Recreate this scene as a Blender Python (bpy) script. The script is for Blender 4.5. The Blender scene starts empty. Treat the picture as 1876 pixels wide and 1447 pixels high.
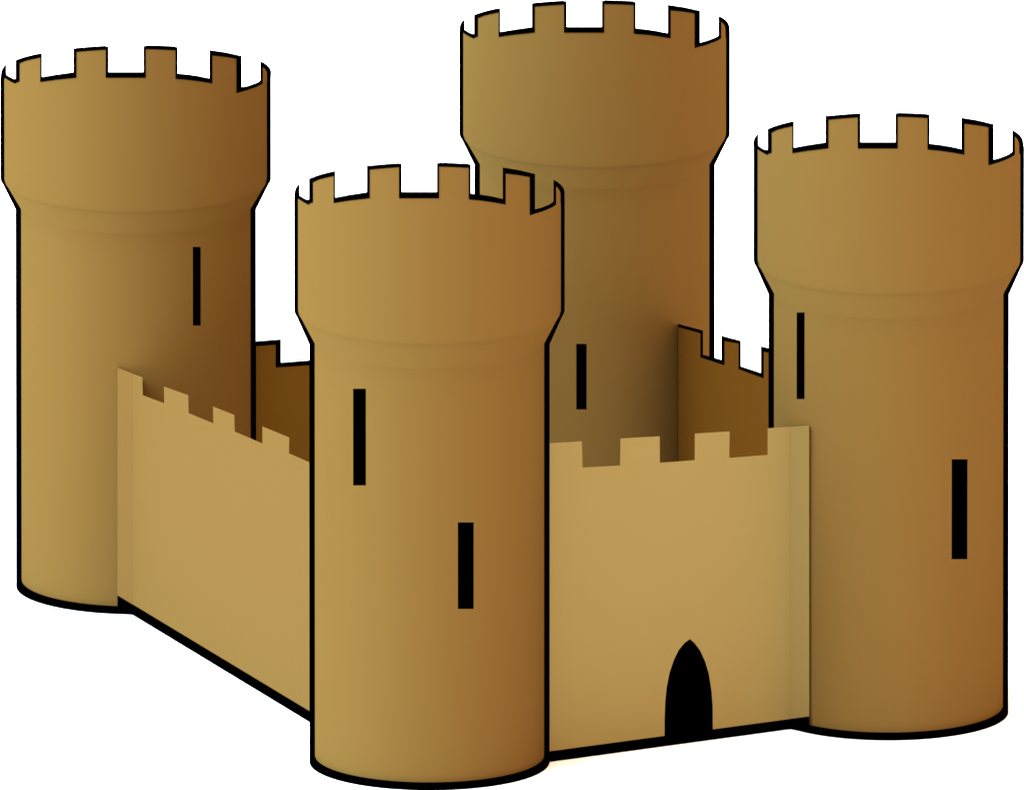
import bpy, bmesh, math
from mathutils import Vector

scene = bpy.context.scene
COL = scene.collection

# ------------------------------------------------------------------ camera
ELEV = math.radians(13.6)
DIST = 1500.0                                   # a long lens far away
RIGHT = Vector((1, 0, 0))
VIEW = Vector((0, math.cos(ELEV), -math.sin(ELEV)))
UP = Vector((0, math.sin(ELEV), math.cos(ELEV)))
CAM = RIGHT * 1.51 + UP * 6.711 - VIEW * DIST  # the nearest tower stands on the origin
cam_data = bpy.data.cameras.new('camera')
cam_data.sensor_width = 36.0
cam_data.lens = 36.0 * DIST / 18.76
cam_data.clip_start = 1.0
cam_data.clip_end = 6000.0
cam = bpy.data.objects.new('camera', cam_data)
cam.location = CAM
cam.rotation_euler = (math.pi / 2 - ELEV, 0, 0)
COL.objects.link(cam)
scene.camera = cam

# ------------------------------------------------------------------ light: one wide soft sky, cool-white on the left, dim and warm on the right
SKY_LEFT = (3.30, 4.00, 4.40)
SKY_MID = (2.45, 2.05, 1.75)
SKY_RIGHT = (2.0, 0.85, 0.12)
world = bpy.data.worlds.new('World')
scene.world = world
world.use_nodes = True
wt = world.node_tree
wt.nodes.clear()
w_out = wt.nodes.new('ShaderNodeOutputWorld')
w_bg = wt.nodes.new('ShaderNodeBackground')
w_tc = wt.nodes.new('ShaderNodeTexCoord')
w_dot = wt.nodes.new('ShaderNodeVectorMath')   # bright towards the left and a little to the front
w_dot.operation = 'DOT_PRODUCT'
w_dot.inputs[1].default_value = (math.cos(math.radians(2)), math.sin(math.radians(2)), 0)
wt.links.new(w_tc.outputs['Generated'], w_dot.inputs[0])


def map_range(lo, hi):
    n = wt.nodes.new('ShaderNodeMapRange')
    n.inputs['From Min'].default_value = lo
    n.inputs['From Max'].default_value = hi
    wt.links.new(w_dot.outputs['Value'], n.inputs['Value'])
    return n


def mix_rgb(fac, a, b):
    n = wt.nodes.new('ShaderNodeMix')
    n.data_type = 'RGBA'
    wt.links.new(fac, n.inputs['Factor'])
    for sock, v in ((n.inputs[6], a), (n.inputs[7], b)):
        if isinstance(v, tuple):
            sock.default_value = (*v, 1)
        else:
            wt.links.new(v, sock)
    return n.outputs[2]


left_half = mix_rgb(map_range(-1, 0).outputs[0], SKY_LEFT, SKY_MID)
whole = mix_rgb(map_range(0, 1).outputs[0], left_half, SKY_RIGHT)
wt.links.new(whole, w_bg.inputs['Color'])
w_sep = wt.nodes.new('ShaderNodeSeparateXYZ')   # brighter higher up than along the horizon
wt.links.new(w_tc.outputs['Generated'], w_sep.inputs[0])
w_el = wt.nodes.new('ShaderNodeMapRange')
w_el.inputs['From Min'].default_value = 0.0
w_el.inputs['From Max'].default_value = 0.6
w_el.inputs['To Min'].default_value = 0.7
w_el.inputs['To Max'].default_value = 2.35
wt.links.new(w_sep.outputs['Z'], w_el.inputs['Value'])
wt.links.new(w_el.outputs[0], w_bg.inputs['Strength'])
wt.links.new(w_bg.outputs[0], w_out.inputs['Surface'])

lamp = bpy.data.lights.new('sun', 'SUN')       # broad cool light high on the left
lamp.energy = 16.0
lamp.color = (0.42, 0.70, 1.0)
lamp.angle = math.radians(50)
sun = bpy.data.objects.new('sun', lamp)
SUN_AZ, SUN_EL = math.radians(74), math.radians(47)
sun.rotation_euler = Vector((math.sin(SUN_AZ) * math.cos(SUN_EL), math.cos(SUN_AZ) * math.cos(SUN_EL), -math.sin(SUN_EL))).to_track_quat('-Z', 'Y').to_euler()
COL.objects.link(sun)

scene.view_settings.view_transform = 'Standard'
scene.view_settings.look = 'None'
scene.view_settings.exposure = -0.09
scene.view_settings.gamma = 1.0
scene.view_settings.use_curve_mapping = False


# ------------------------------------------------------------------ materials
def stone(name, rgb, vary=0.03):
    m = bpy.data.materials.new(name)
    m.use_nodes = True
    nt = m.node_tree
    b = nt.nodes['Principled BSDF']
    b.inputs['Roughness'].default_value = 1.0
    b.inputs['Specular IOR Level'].default_value = 0.0
    tc = nt.nodes.new('ShaderNodeTexCoord')
    nz = nt.nodes.new('ShaderNodeTexNoise')
    nz.inputs['Scale'].default_value = 0.6
    nz.inputs['Detail'].default_value = 3.0
    mx = nt.nodes.new('ShaderNodeMix')
    mx.data_type = 'RGBA'
    mx.inputs[6].default_value = (*[c * (1 - vary) for c in rgb], 1)
    mx.inputs[7].default_value = (*[c * (1 + vary) for c in rgb], 1)
    nt.links.new(tc.outputs['Object'], nz.inputs['Vector'])
    nt.links.new(nz.outputs['Fac'], mx.inputs['Factor'])
    nt.links.new(mx.outputs[2], b.inputs['Base Color'])
    return m


STONE = stone('tower_sandstone', (0.082, 0.0432, 0.0099), 0.01)
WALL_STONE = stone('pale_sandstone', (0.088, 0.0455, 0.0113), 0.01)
GATE_STONE_LIT = stone('gate_sandstone_lit_copy', (0.139, 0.098, 0.0308), 0.01)  # wall sandstone made lighter, painting in light this face doesn't get
BROWN_STONE_LIT = stone('brown_stone_lit_copy', (0.085, 0.041, 0.0053), 0.01)  # inner-wall brown with missing light painted in, for the face turned away
BROWN_STONE_SHADED = stone('brown_stone_shaded_copy', (0.052, 0.0170, 0.0018), 0.01)  # same inner-wall brown with shade painted in, for the face turned left
BLACK = stone('black_trim', (0.0, 0.0, 0.0), 0.0)
GROUND = stone('white_ground', (0.68, 0.68, 0.68), 0.0)


# ------------------------------------------------------------------ helpers
def tag(o, label=None, cat=None, group=None, kind=None):
    if label: o['label'] = label
    if cat: o['category'] = cat
    if group: o['group'] = group
    if kind: o['kind'] = kind
    return o


def thing(name, loc, label, cat, group=None):
    o = bpy.data.objects.new(name, None)
    o.empty_display_size = 0.5
    o.location = loc
    COL.objects.link(o)
    return tag(o, label, cat, group, 'thing')


def build(name, bm, mat, parent=None, smooth=False):
    bmesh.ops.recalc_face_normals(bm, faces=bm.faces)
    if smooth:
        for f in bm.faces: f.smooth = True
        for e in bm.edges:
            if len(e.link_faces) == 2 and e.calc_face_angle(0) > math.radians(40):
                e.smooth = False
    if parent is not None:
        bmesh.ops.translate(bm, verts=bm.verts, vec=-Vector(parent.location))
    me = bpy.data.meshes.new(name)
    bm.to_mesh(me)
    bm.free()
    me.materials.append(mat)
    o = bpy.data.objects.new(name, me)
    COL.objects.link(o)
    if parent is not None: o.parent = parent
    return o


def ray(px, py):
    return VIEW + RIGHT * ((px - 938.0) / 50000) * 500 / DIST + UP * ((723.5 - py) / 50000) * 500 / DIST


def on_ground(px, py):
    d = ray(px, py)
    return CAM + d * (-CAM.z / d.z)


def on_plane(px, py, p0, n):
    d = ray(px, py)
    return CAM + d * ((p0 - CAM).dot(n) / d.dot(n))


def interp(pts, x):
    if x <= pts[0][0]: return pts[0][1]
    for (x0, y0), (x1, y1) in zip(pts, pts[1:]):
        if x <= x1:
            return y0 + (y1 - y0) * (x - x0) / (x1 - x0) if x1 > x0 else y1
    return pts[-1][1]


def samples(x0, x1, step=4.0, extra=()):
    n = max(1, int(math.ceil(abs(x1 - x0) / step)))
    xs = {round(x0 + (x1 - x0) * i / n, 3) for i in range(n + 1)}
    xs |= {round(e, 3) for e in extra if x0 < e < x1}
    return sorted(xs)


def strip_solid(bm, tops, bots, offs):
    """a closed solid: a strip between two rows of points, given depth by one offset per point"""
    ft = [bm.verts.new(p) for p in tops]
    fb = [bm.verts.new(p) for p in bots]
    bt = [bm.verts.new(p + o) for p, o in zip(tops, offs)]
    bb = [bm.verts.new(p + Vector((o.x, o.y, 0))) for p, o in zip(bots, offs)]
    for i in range(len(tops) - 1):
        j = i + 1
        bm.faces.new((ft[i], ft[j], fb[j], fb[i]))
        bm.faces.new((bt[i], bb[i], bb[j], bt[j]))
        bm.faces.new((ft[i], bt[i], bt[j], ft[j]))
        bm.faces.new((fb[i], fb[j], bb[j], bb[i]))
    for k in (0, -1):
        bm.faces.new((ft[k], fb[k], bb[k], bt[k]))


def prism(bm, pts, off):
    """a flat outline given depth"""
    offs = off if isinstance(off, list) else [off] * len(pts)
    a = [bm.verts.new(p) for p in pts]
    b = [bm.verts.new(p + o) for p, o in zip(pts, offs)]
    bm.faces.new(a)
    bm.faces.new(list(reversed(b)))
    for i in range(len(a)):
        j = (i + 1) % len(a)
        bm.faces.new((a[i], b[i], b[j], a[j]))


# ------------------------------------------------------------------ ground
bm = bmesh.new()
vs = [bm.verts.new(p) for p in ((-1500, -900, 0), (1500, -900, 0), (1500, 2500, 0), (-1500, 2500, 0))]
bm.faces.new(vs)
tag(build('ground', bm, GROUND), 'plain white ground under the whole castle', 'ground', kind='structure')

# ------------------------------------------------------------------ walls: where each runs over the ground
WALLS = {}


def wall_plane(key, a, b):
    A, B = on_ground(*a), on_ground(*b)
    d = (B - A).normalized()
    n = Vector((d.y, -d.x, 0))
    if n.y > 0: n = -n
    WALLS[key] = (A, n)


wall_plane('long', (240, 1124), (567, 1322))
wall_plane('gate', (1007, 1395), (1448, 1335))
wall_plane('long_end', (215.2, 1123.8), (243, 1125.8))
wall_plane('gate_end', (1448, 1335), (1482.4, 1341.8))
wall_plane('rear_long', (1242, 1030), (1627, 1262))
wall_plane('rear_gate', (249.5, 1073), (1089, 993))

# ------------------------------------------------------------------ towers (outline measured on the nearest one)
CX, YB = 786.95, 1394.6
R_SHAFT, R_HEAD, R_BASE = 2.10, 2.405, 2.20
T_RING = 0.30
DROP = 0.34                                    # tops fall away to the rear

M_IN = [  # merlon stone: top edge
    [(572.5, 333.7), (584, 328.5), (594.6, 325.7), (611, 322.0)],
    [(677, 310.5), (704, 308), (731, 306)],
    [(804.3, 305), (831, 305.8), (859, 307.3)],
    [(926.5, 317.8), (950, 320.6), (960, 322.2), (971, 324.4)],
    [(1019, 342), (1023.5, 346.5), (1026, 352), (1027, 358)],
]
RIM_IN = [(547, 364), (556.5, 370.2), (564.6, 374.6), (568, 372), (572.5, 370.8), (611, 371.5), (640, 367), (677, 362.8),
          (731, 363), (804.3, 363), (859, 365.2), (880, 367), (905, 370.5), (926.5, 374.5), (971, 393.9), (992, 387.5),
          (1006.9, 381.5), (1014.3, 377.8), (1019, 374.3), (1027, 372)]
# black coping: (x0, x1, upper edge, lower edge)
COPING = [
    (547.5, 572.5, [(548.8, 359.6), (558.2, 366.4), (566, 365.7)], RIM_IN[:5]),
    (566, 572.5, [(566, 328), (572.5, 324.8)], [(566, 370.8)]),
    (572.5, 611, [(566, 328), (578.2, 322.8), (590, 319.1), (602, 316), (614.2, 313.4)], M_IN[0]),
    (611, 614.2, [(611, 314.2), (614.2, 313.4)], [(611, 371.5), (614.2, 371)]),
    (614.2, 672, [(614.2, 362), (640, 357.2), (672, 352.3)], RIM_IN),
    (672, 677, [(672, 304), (677, 303.5)], [(672, 363.2), (677, 362.8)]),
    (677, 731, [(672, 304), (704, 301.3), (736, 299.5)], M_IN[1]),
    (731, 736, [(731, 299.7), (736, 299.5)], [(731, 363)]),
    (736, 800.3, [(736, 352)], [(736, 363)]),
    (800.3, 804.3, [(800.3, 299)], [(800.3, 363)]),
    (804.3, 859, [(800.3, 299), (831, 299.9), (862.7, 301.3)], M_IN[2]),
    (859, 862.7, [(859, 301.2), (862.7, 301.3)], [(859, 365.2)]),
    (862.7, 921, [(862.7, 354.8), (880, 356.6), (900, 359.8), (921, 364.6)], RIM_IN),
    (921, 926.5, [(921, 307), (926.5, 308)], [(921, 373.4), (926.5, 374.5)]),
    (926.5, 971, [(921, 307), (950, 311.8), (980.3, 319)], M_IN[3]),
    (971, 980.3, [(971, 316.8), (980.3, 319)], [(971, 393.9), (980.3, 391)]),
    (980.3, 1014, [(980.3, 383.8), (995, 379.7), (1005.4, 375.5), (1014, 369.5)], RIM_IN),
    (1014, 1019, [(1014, 331.7), (1019, 334.8)], [(1014, 377.9), (1019, 374.3)]),
]
TRIM_LOWER = [((247.5, 364), (238, 364)), ((247.5, 568), (238, 567)), ((246, 573.5), (237, 572)), ((243.2, 578), (235, 576)),
              ((220, 629.5), (208.5, 626)), ((220, 1394.6), (208.5, 1390))]
TRIM_TOP_L = [((548.8, 338.5), (548.9, 339.2)), ((544, 343.5), (548.8, 347)), ((541, 349), (548.8, 354)), ((539.5, 355), (549.2, 360.4))]
TRIM_TOP_R = [((1014, 331.7), (1019, 342)), ((1022, 336.3), (1023.5, 346.5)), ((1028, 341.4), (1026, 352)), ((1032, 346.5), (1024.5, 356)),
              ((1034.4, 353.5), (1024, 360))]


def make_tower(dx, yb, k, label, slits):
    C = on_ground(CX + dx, yb)
    s = (C - CAM).dot(VIEW) / DIST             # size of a metre-scale unit at this distance
    root = thing('round_tower', C, label, 'tower', 'round towers at the castle corners')
    W = lambda x, y: (x + dx, yb + k * (y - YB))

    def lift(x, y, R):                          # a point of the outline on the round face
        px, py = W(x, y)
        d = ray(px, py)
        o = CAM - C
        a = d.x * d.x + d.y * d.y
        b = o.x * d.x + o.y * d.y
        c = o.x * o.x + o.y * o.y - (R * s) ** 2
        disc = b * b - a * c
        t = (-b - math.sqrt(disc)) / a if disc > 0 else -o.y / d.y
        if disc <= 0:
            return CAM + d * ((C - CAM).y / d.y)
        return CAM + d * t

    def level(y):                               # height of an outline level at the tower's side
        px, py = W(CX, y)
        d = ray(px, py)
        return (CAM + d * ((C - CAM).y / d.y)).z

    z_head, z_round, z_neck = level(567), level(576), level(626)
    z_band = 0.13

    # shaft: real openings for the arrow slits, and a chase where a wall is built into it
    holes = []
    for (x0, y0, x1, y1) in slits:
        X = [((x - (CX + dx)) / 100 / R_SHAFT) for x in (x0, x1)]
        ph = [math.asin(v) for v in X]
        zz = []
        for y in (y0, y1):
            d = ray((x0 + x1) / 2, y)
            pm = (ph[0] + ph[1]) / 2
            yy = C.y - R_SHAFT * s * math.cos(pm)
            zz.append((CAM + d * ((yy - CAM.y) / d.y)).z - R_SHAFT * s * math.cos(pm) * math.tan(ELEV))
        holes.append((ph[0], ph[1], zz[1], zz[0]))
    phis = {round(-math.pi + 2 * math.pi * i / 144, 5) for i in range(144)}
    zs = set()
    for (a, b, c, d) in holes:
        phis |= {a, b}
        zs |= {c, d}
    phis = sorted(phis)
    rise = lambda p: R_SHAFT * s * math.cos(p) * math.tan(ELEV)
    zs = [None] + sorted(zs) + [None]
    bm = bmesh.new()
    grid = []
    for i, z in enumerate(zs):
        row = []
        for p in phis:
            h = z_band - 0.05 if i == 0 else z_neck if i == len(zs) - 1 else z + rise(p)
            P = Vector((C.x + R_SHAFT * s * math.sin(p), C.y - R_SHAFT * s * math.cos(p), h))
            row.append(bm.verts.new(P))
        grid.append(row)
    for i in range(len(zs) - 1):
        for j in range(len(phis)):
            j2 = (j + 1) % len(phis)
            if j2:
                pm = (phis[j] + phis[j2]) / 2
                zm = (zs[i] + zs[i + 1]) / 2 if 0 < i < len(zs) - 2 else -99
                if any(a < pm < b and c < zm < d for (a, b, c, d) in holes): continue
            bm.faces.new((grid[i][j], grid[i][j2], grid[i + 1][j2], grid[i + 1][j]))
    build('shaft', bm, STONE, root, True)

    for (a, b, c, d) in holes:                  # lining of each slit
        bm = bmesh.new()
        ps = [a + (b - a) * i / 4 for i in range(5)]
        loop = [(p, c) for p in ps] + [(p, d) for p in reversed(ps)]
        f = [bm.verts.new((C.x + R_SHAFT * s * math.sin(p), C.y - R_SHAFT * s * math.cos(p), z + rise(p))) for p, z in loop]
        r = [bm.verts.new(v.co + Vector((0, 0.35, 0))) for v in f]
        for i in range(len(f)):
            j = (i + 1) % len(f)
            bm.faces.new((f[i], f[j], r[j], r[i]))
        for i in range(4):
            bm.faces.new((r[i], r[i + 1], r[8 - i], r[9 - i]))
        build('arrow_slit', bm, BLACK, root)

    # corbel: the flare under the head
    bm = bmesh.new()
    prof = [(R_SHAFT, z_neck), (R_HEAD - 0.04, z_round), (R_HEAD - 0.012, z_round + (z_head - z_round) * 0.45), (R_HEAD, z_head)]
    rows = []
    for R, z in prof:
        rows.append([bm.verts.new((C.x + R * s * math.sin(2 * math.pi * i / 144), C.y - R * s * math.cos(2 * math.pi * i / 144), z)) for i in range(144)])
    for r0, r1 in zip(rows, rows[1:]):
        for i in range(144):
            j = (i + 1) % 144
            bm.faces.new((r0[i], r0[j], r1[j], r1[i]))
    corbel = build('corbel', bm, STONE, root, True)
    corbel.data.normals_split_custom_set_from_vertices([(Vector((v.co.x, v.co.y, 0)).normalized() + Vector((0, 0, 0.0))).normalized() for v in corbel.data.vertices])

    # parapet: ring wall whose rim rises to the front
    xs = samples(547.2, 1026.8, 5.0, [p[0] for p in RIM_IN])
    front = [lift(x, interp(RIM_IN, x), R_HEAD) for x in xs]
    zl, zr = front[0].z, front[-1].z
    p0 = math.atan2(front[-1].x - C.x, -(front[-1].y - C.y))
    p1 = math.atan2(front[0].x - C.x, -(front[0].y - C.y)) + 2 * math.pi
    rear = []
    for i in range(1, 48):
        u = i / 48
        p = p0 + (p1 - p0) * u
        z = zr + (zl - zr) * u - 0.9 * k * math.sin(math.pi * u)
        rear.append(Vector((C.x + R_HEAD * s * math.sin(p), C.y - R_HEAD * s * math.cos(p), z)))
    ring = front + rear
    bm = bmesh.new()
    rows = [[], [], [], []]
    for P in ring:
        q = (R_HEAD - T_RING) / R_HEAD
        I = Vector((C.x + (P.x - C.x) * q, C.y + (P.y - C.y) * q, P.z - 0.12))
        rows[0].append(bm.verts.new((P.x, P.y, z_head)))
        rows[1].append(bm.verts.new(P))
        rows[2].append(bm.verts.new(I))
        rows[3].append(bm.verts.new((I.x, I.y, I.z - 0.7)))
    n = len(ring)
    for r0, r1 in zip(rows, rows[1:]):
        for i in range(n):
            j = (i + 1) % n
            bm.faces.new((r0[i], r0[j], r1[j], r1[i]))
    deck_pts = [v.co.copy() for v in rows[3]]
    build('parapet', bm, STONE, root, True)
    bm = bmesh.new()
    vs = [bm.verts.new(p + Vector((0, 0, 0.06))) for p in deck_pts]
    cv = bm.verts.new(sum(deck_pts, Vector()) / n)
    for i in range(n): bm.faces.new((vs[i], vs[(i + 1) % n], cv))
    build('roof_deck', bm, STONE, root)

    OFF = Vector((0, T_RING, -T_RING * DROP))
    for top in M_IN:
        bm = bmesh.new()
        xs = samples(top[0][0], min(top[-1][0], 1026.8), 4.0, [p[0] for p in top] + [p[0] for p in RIM_IN])
        last = top is M_IN[-1]
        strip_solid(bm, [lift(x, interp(top, x), R_HEAD) for x in xs], [lift(x, interp(RIM_IN, x), R_HEAD) for x in xs],
                    [OFF * (0.4 if last else 1)] * len(xs))
        build('merlon', bm, STONE, root, True)

    bm = bmesh.new()
    for (x0, x1, hi, lo) in COPING:
        xs = samples(x0, x1, 4.0, [p[0] for p in hi] + [p[0] for p in lo])
        strip_solid(bm, [lift(x, interp(hi, x), R_HEAD + 0.012) for x in xs], [lift(x, interp(lo, x) + 0.7, R_HEAD + 0.012) for x in xs],
                    [OFF * 1.08] * len(xs))
    build('coping', bm, BLACK, root)

    for side, upper in ((-1, TRIM_TOP_L), (1, TRIM_TOP_R)):
        pairs = list(upper) + [((CX + side * a[0], a[1]), (CX + side * b[0], b[1])) for a, b in TRIM_LOWER]
        bm = bmesh.new()
        O = [lift(*a, R_HEAD) if i < len(upper) else None for i, (a, b) in enumerate(pairs)]
        I = [lift(*b, R_HEAD - 0.02) if i < len(upper) else None for i, (a, b) in enumerate(pairs)]
        for i, (a, b) in enumerate(pairs):
            for L, q in ((O, a), (I, b)):
                if L[i] is None:
                    L[i] = Vector((C.x + (q[0] - CX) / 100 * s, C.y - 0.05, level(q[1])))
                L[i].z = max(L[i].z, 0.02)
        strip_solid(bm, O, I, [Vector((0, 0.10, 0))] * len(O))
        build('edge_trim', bm, BLACK, root)

    # black base band
    bm = bmesh.new()
    rows = []
    for R, z in ((R_BASE, 0.0), (R_BASE, z_band - 0.01), (R_BASE - 0.01, z_band), (R_SHAFT - 0.05, z_band)):
        rows.append([bm.verts.new((C.x + R * s * math.sin(2 * math.pi * i / 144), C.y - R * s * math.cos(2 * math.pi * i / 144), z)) for i in range(144)])
    for r0, r1 in zip(rows, rows[1:]):
        for i in range(144):
            j = (i + 1) % 144
            bm.faces.new((r0[i], r0[j], r1[j], r1[i]))
    build('base_band', bm, BLACK, root)
    return root


make_tower(0, 1394.6, 1.0, 'nearest round sandstone tower, standing in front where the plain wall and the gate wall meet',
           [(647.5, 712, 671, 889), (839, 956.5, 868, 1115)])
make_tower(840.4, 1303.4, 1.0, 'round sandstone tower at the end of the gate wall, right of the black arched door',
           [(1458.5, 572.5, 1473, 731), (1742, 841, 1771, 1024)])
make_tower(-537.4, 1073.0, 0.902, 'round sandstone tower with one arrow slit, at the far end of the plain doorless wall',
           [(354.5, 452.5, 369, 596.5)])
make_tower(302.3, 993.0, 0.9045, 'rearmost round sandstone tower, its lower part hidden behind the nearest tower and the gate wall',
           [(1055.5, 630, 1074.5, 750)])


# ------------------------------------------------------------------ walls
def make_wall(name, key, label, mat, rim, merlons, bottom, thick, base=None, coping=(), arch=None, pier=None):
    A, n = WALLS[key]
    x_mid = sum(p[0] for p in rim) / len(rim)
    g = on_plane(x_mid, 1000, A, n)
    root = thing(name, Vector((g.x, g.y, 0)), label, 'wall', 'castle walls between the towers')
    P = lambda q, lift=0.0: on_plane(q[0], q[1], A + n * lift, n)
    OFF = Vector((0, thick, -thick * DROP))
    bm = bmesh.new()
    x0, x1 = rim[0][0], rim[-1][0]
    runs = [(x0, x1, None)]
    if arch:
        runs = [(x0, arch[0][0], None), (arch[0][0], arch[-1][0], arch), (arch[-1][0], x1, None)]
    for xa, xb, under in runs:
        low = under or bottom
        xs = samples(xa, xb, 1e9, [p[0] for p in rim] + [p[0] for p in (low or [])])
        tops = [P((x, interp(rim, x))) for x in xs]
        if low:
            bots = [P((x, interp(low, x))) for x in xs]
        else:
            bots = [Vector((t.x, t.y, 0)) for t in tops]
        strip_solid(bm, tops, bots, [OFF] * len(xs))
    build('wall_body', bm, mat, root)
    for q in merlons:
        bm = bmesh.new()
        prism(bm, [P(p) for p in q], OFF)
        build('merlon', bm, mat, root)
    if base:
        (tl, tr, br, bl) = base
        bm = bmesh.new()
        pts = [P(p, 0.012) for p in (tl, tr)] + [P(p, 0.012) for p in (br, bl)]
        prism(bm, pts, Vector((0, 0.2, 0)))
        build('base_band', bm, BLACK, root)
    if pier:                                    # short end pier that meets the tower
        pkey, face, foot = pier
        PA, pn = WALLS[pkey]
        bm = bmesh.new()
        prism(bm, [on_plane(*q, PA, pn) for q in face], [OFF, OFF] + [Vector((0, thick, 0))] * 2)
        ep = build('end_pier', bm, mat, root)    # eased into the wall: shaded like the face it continues
        ep.data.polygons.foreach_set('use_smooth', [True] * len(ep.data.polygons))
        ep.data.normals_split_custom_set([(n + pn * (1.3 if pkey == 'long_end' else 0.08)).normalized() if p.normal.dot(pn) > 0.9 else p.normal for p in ep.data.polygons for _ in p.loop_indices])
        bm = bmesh.new()
        prism(bm, [on_plane(*q, PA + pn * 0.012, pn) for q in foot], Vector((0, 0.2, 0)))
        build('base_band', bm, BLACK, root)
    if coping:
        bm = bmesh.new()
        for q in coping:
            prism(bm, [P(p, 0.012) for p in q], OFF * 1.03)
        build('coping', bm, BLACK, root)
    if arch:                                    # black door set back in the arch
        bm = bmesh.new()
        xs = samples(arch[0][0] - 4, arch[-1][0] + 4, 3.0, [p[0] for p in arch])
        back = Vector((0, 0.10, 0))
        strip_solid(bm, [P((x, interp(arch, x) - 6)) + back for x in xs], [P((x, interp(bottom, x) + 6)) + back for x in xs],
                    [Vector((0, 0.08, 0))] * len(xs))
        build('door', bm, BLACK, root)
    return root


# plain wall between the nearest tower and the tower at its far end
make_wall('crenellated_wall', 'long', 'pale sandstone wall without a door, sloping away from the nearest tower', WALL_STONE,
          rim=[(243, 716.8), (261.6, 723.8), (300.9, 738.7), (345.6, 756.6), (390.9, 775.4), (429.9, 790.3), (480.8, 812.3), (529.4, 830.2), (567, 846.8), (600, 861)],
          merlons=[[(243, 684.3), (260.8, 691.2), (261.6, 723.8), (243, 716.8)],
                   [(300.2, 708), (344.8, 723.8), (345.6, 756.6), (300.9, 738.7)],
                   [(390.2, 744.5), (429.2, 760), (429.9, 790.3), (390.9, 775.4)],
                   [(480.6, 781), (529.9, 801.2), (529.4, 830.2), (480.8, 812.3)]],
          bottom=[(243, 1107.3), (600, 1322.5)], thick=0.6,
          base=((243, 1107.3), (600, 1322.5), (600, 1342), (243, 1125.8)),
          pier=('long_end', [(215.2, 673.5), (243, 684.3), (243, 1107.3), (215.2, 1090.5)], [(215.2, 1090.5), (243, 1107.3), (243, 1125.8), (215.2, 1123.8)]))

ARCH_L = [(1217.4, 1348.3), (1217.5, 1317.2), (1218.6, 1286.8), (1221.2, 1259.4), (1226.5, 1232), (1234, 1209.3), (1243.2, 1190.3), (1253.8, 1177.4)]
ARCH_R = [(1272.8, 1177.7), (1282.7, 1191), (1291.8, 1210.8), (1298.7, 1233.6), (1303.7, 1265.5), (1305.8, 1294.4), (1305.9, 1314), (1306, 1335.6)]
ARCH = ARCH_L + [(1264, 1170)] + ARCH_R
make_wall('gate_wall', 'gate', 'pale sandstone wall with a black arched door, right of the nearest tower', GATE_STONE_LIT,
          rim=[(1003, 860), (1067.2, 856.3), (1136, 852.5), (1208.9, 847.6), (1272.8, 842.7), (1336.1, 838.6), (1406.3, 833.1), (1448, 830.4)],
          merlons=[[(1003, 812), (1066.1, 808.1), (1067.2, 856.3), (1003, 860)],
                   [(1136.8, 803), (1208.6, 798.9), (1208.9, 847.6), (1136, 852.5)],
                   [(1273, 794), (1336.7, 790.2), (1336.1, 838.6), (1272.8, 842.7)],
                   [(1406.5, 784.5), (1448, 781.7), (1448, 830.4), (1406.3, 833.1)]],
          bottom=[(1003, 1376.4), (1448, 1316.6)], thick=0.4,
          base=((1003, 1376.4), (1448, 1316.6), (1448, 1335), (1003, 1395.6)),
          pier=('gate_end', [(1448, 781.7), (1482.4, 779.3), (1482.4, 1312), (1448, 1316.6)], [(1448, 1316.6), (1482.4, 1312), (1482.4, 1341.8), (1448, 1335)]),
          arch=ARCH)

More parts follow.
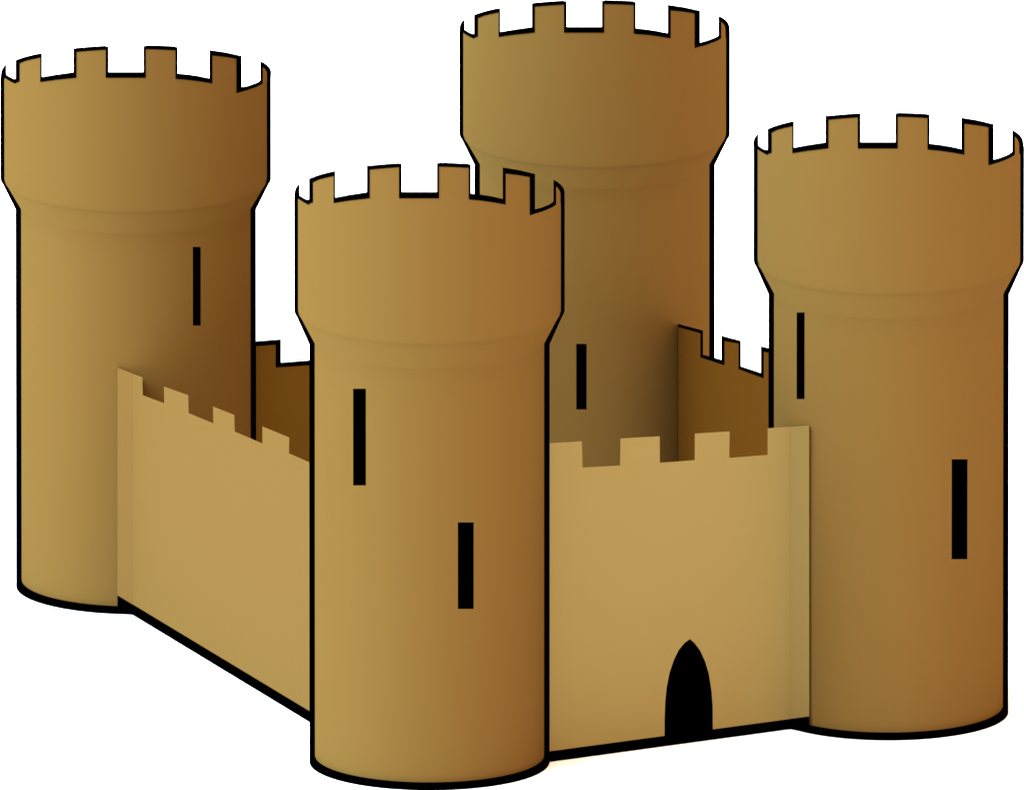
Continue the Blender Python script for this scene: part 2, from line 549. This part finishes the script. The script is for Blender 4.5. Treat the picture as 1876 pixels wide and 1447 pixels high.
# rear walls: their inner, dark faces show over the front walls
make_wall('rear_wall', 'rear_gate', 'dark brown wall showing between the single-slit tower and the nearest tower', BROWN_STONE_LIT,
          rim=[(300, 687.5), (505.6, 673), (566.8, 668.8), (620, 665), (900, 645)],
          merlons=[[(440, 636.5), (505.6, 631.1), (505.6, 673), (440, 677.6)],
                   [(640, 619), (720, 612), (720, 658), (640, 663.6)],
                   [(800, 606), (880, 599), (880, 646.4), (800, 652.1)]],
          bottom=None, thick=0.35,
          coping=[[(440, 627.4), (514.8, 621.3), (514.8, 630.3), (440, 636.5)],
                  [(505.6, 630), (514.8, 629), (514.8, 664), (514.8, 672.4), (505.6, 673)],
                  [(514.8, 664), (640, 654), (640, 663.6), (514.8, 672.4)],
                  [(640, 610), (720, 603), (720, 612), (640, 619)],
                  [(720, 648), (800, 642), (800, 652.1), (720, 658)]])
make_wall('rear_wall', 'rear_long', 'dark brown wall showing between the rearmost tower and the tower right of the door', BROWN_STONE_SHADED,
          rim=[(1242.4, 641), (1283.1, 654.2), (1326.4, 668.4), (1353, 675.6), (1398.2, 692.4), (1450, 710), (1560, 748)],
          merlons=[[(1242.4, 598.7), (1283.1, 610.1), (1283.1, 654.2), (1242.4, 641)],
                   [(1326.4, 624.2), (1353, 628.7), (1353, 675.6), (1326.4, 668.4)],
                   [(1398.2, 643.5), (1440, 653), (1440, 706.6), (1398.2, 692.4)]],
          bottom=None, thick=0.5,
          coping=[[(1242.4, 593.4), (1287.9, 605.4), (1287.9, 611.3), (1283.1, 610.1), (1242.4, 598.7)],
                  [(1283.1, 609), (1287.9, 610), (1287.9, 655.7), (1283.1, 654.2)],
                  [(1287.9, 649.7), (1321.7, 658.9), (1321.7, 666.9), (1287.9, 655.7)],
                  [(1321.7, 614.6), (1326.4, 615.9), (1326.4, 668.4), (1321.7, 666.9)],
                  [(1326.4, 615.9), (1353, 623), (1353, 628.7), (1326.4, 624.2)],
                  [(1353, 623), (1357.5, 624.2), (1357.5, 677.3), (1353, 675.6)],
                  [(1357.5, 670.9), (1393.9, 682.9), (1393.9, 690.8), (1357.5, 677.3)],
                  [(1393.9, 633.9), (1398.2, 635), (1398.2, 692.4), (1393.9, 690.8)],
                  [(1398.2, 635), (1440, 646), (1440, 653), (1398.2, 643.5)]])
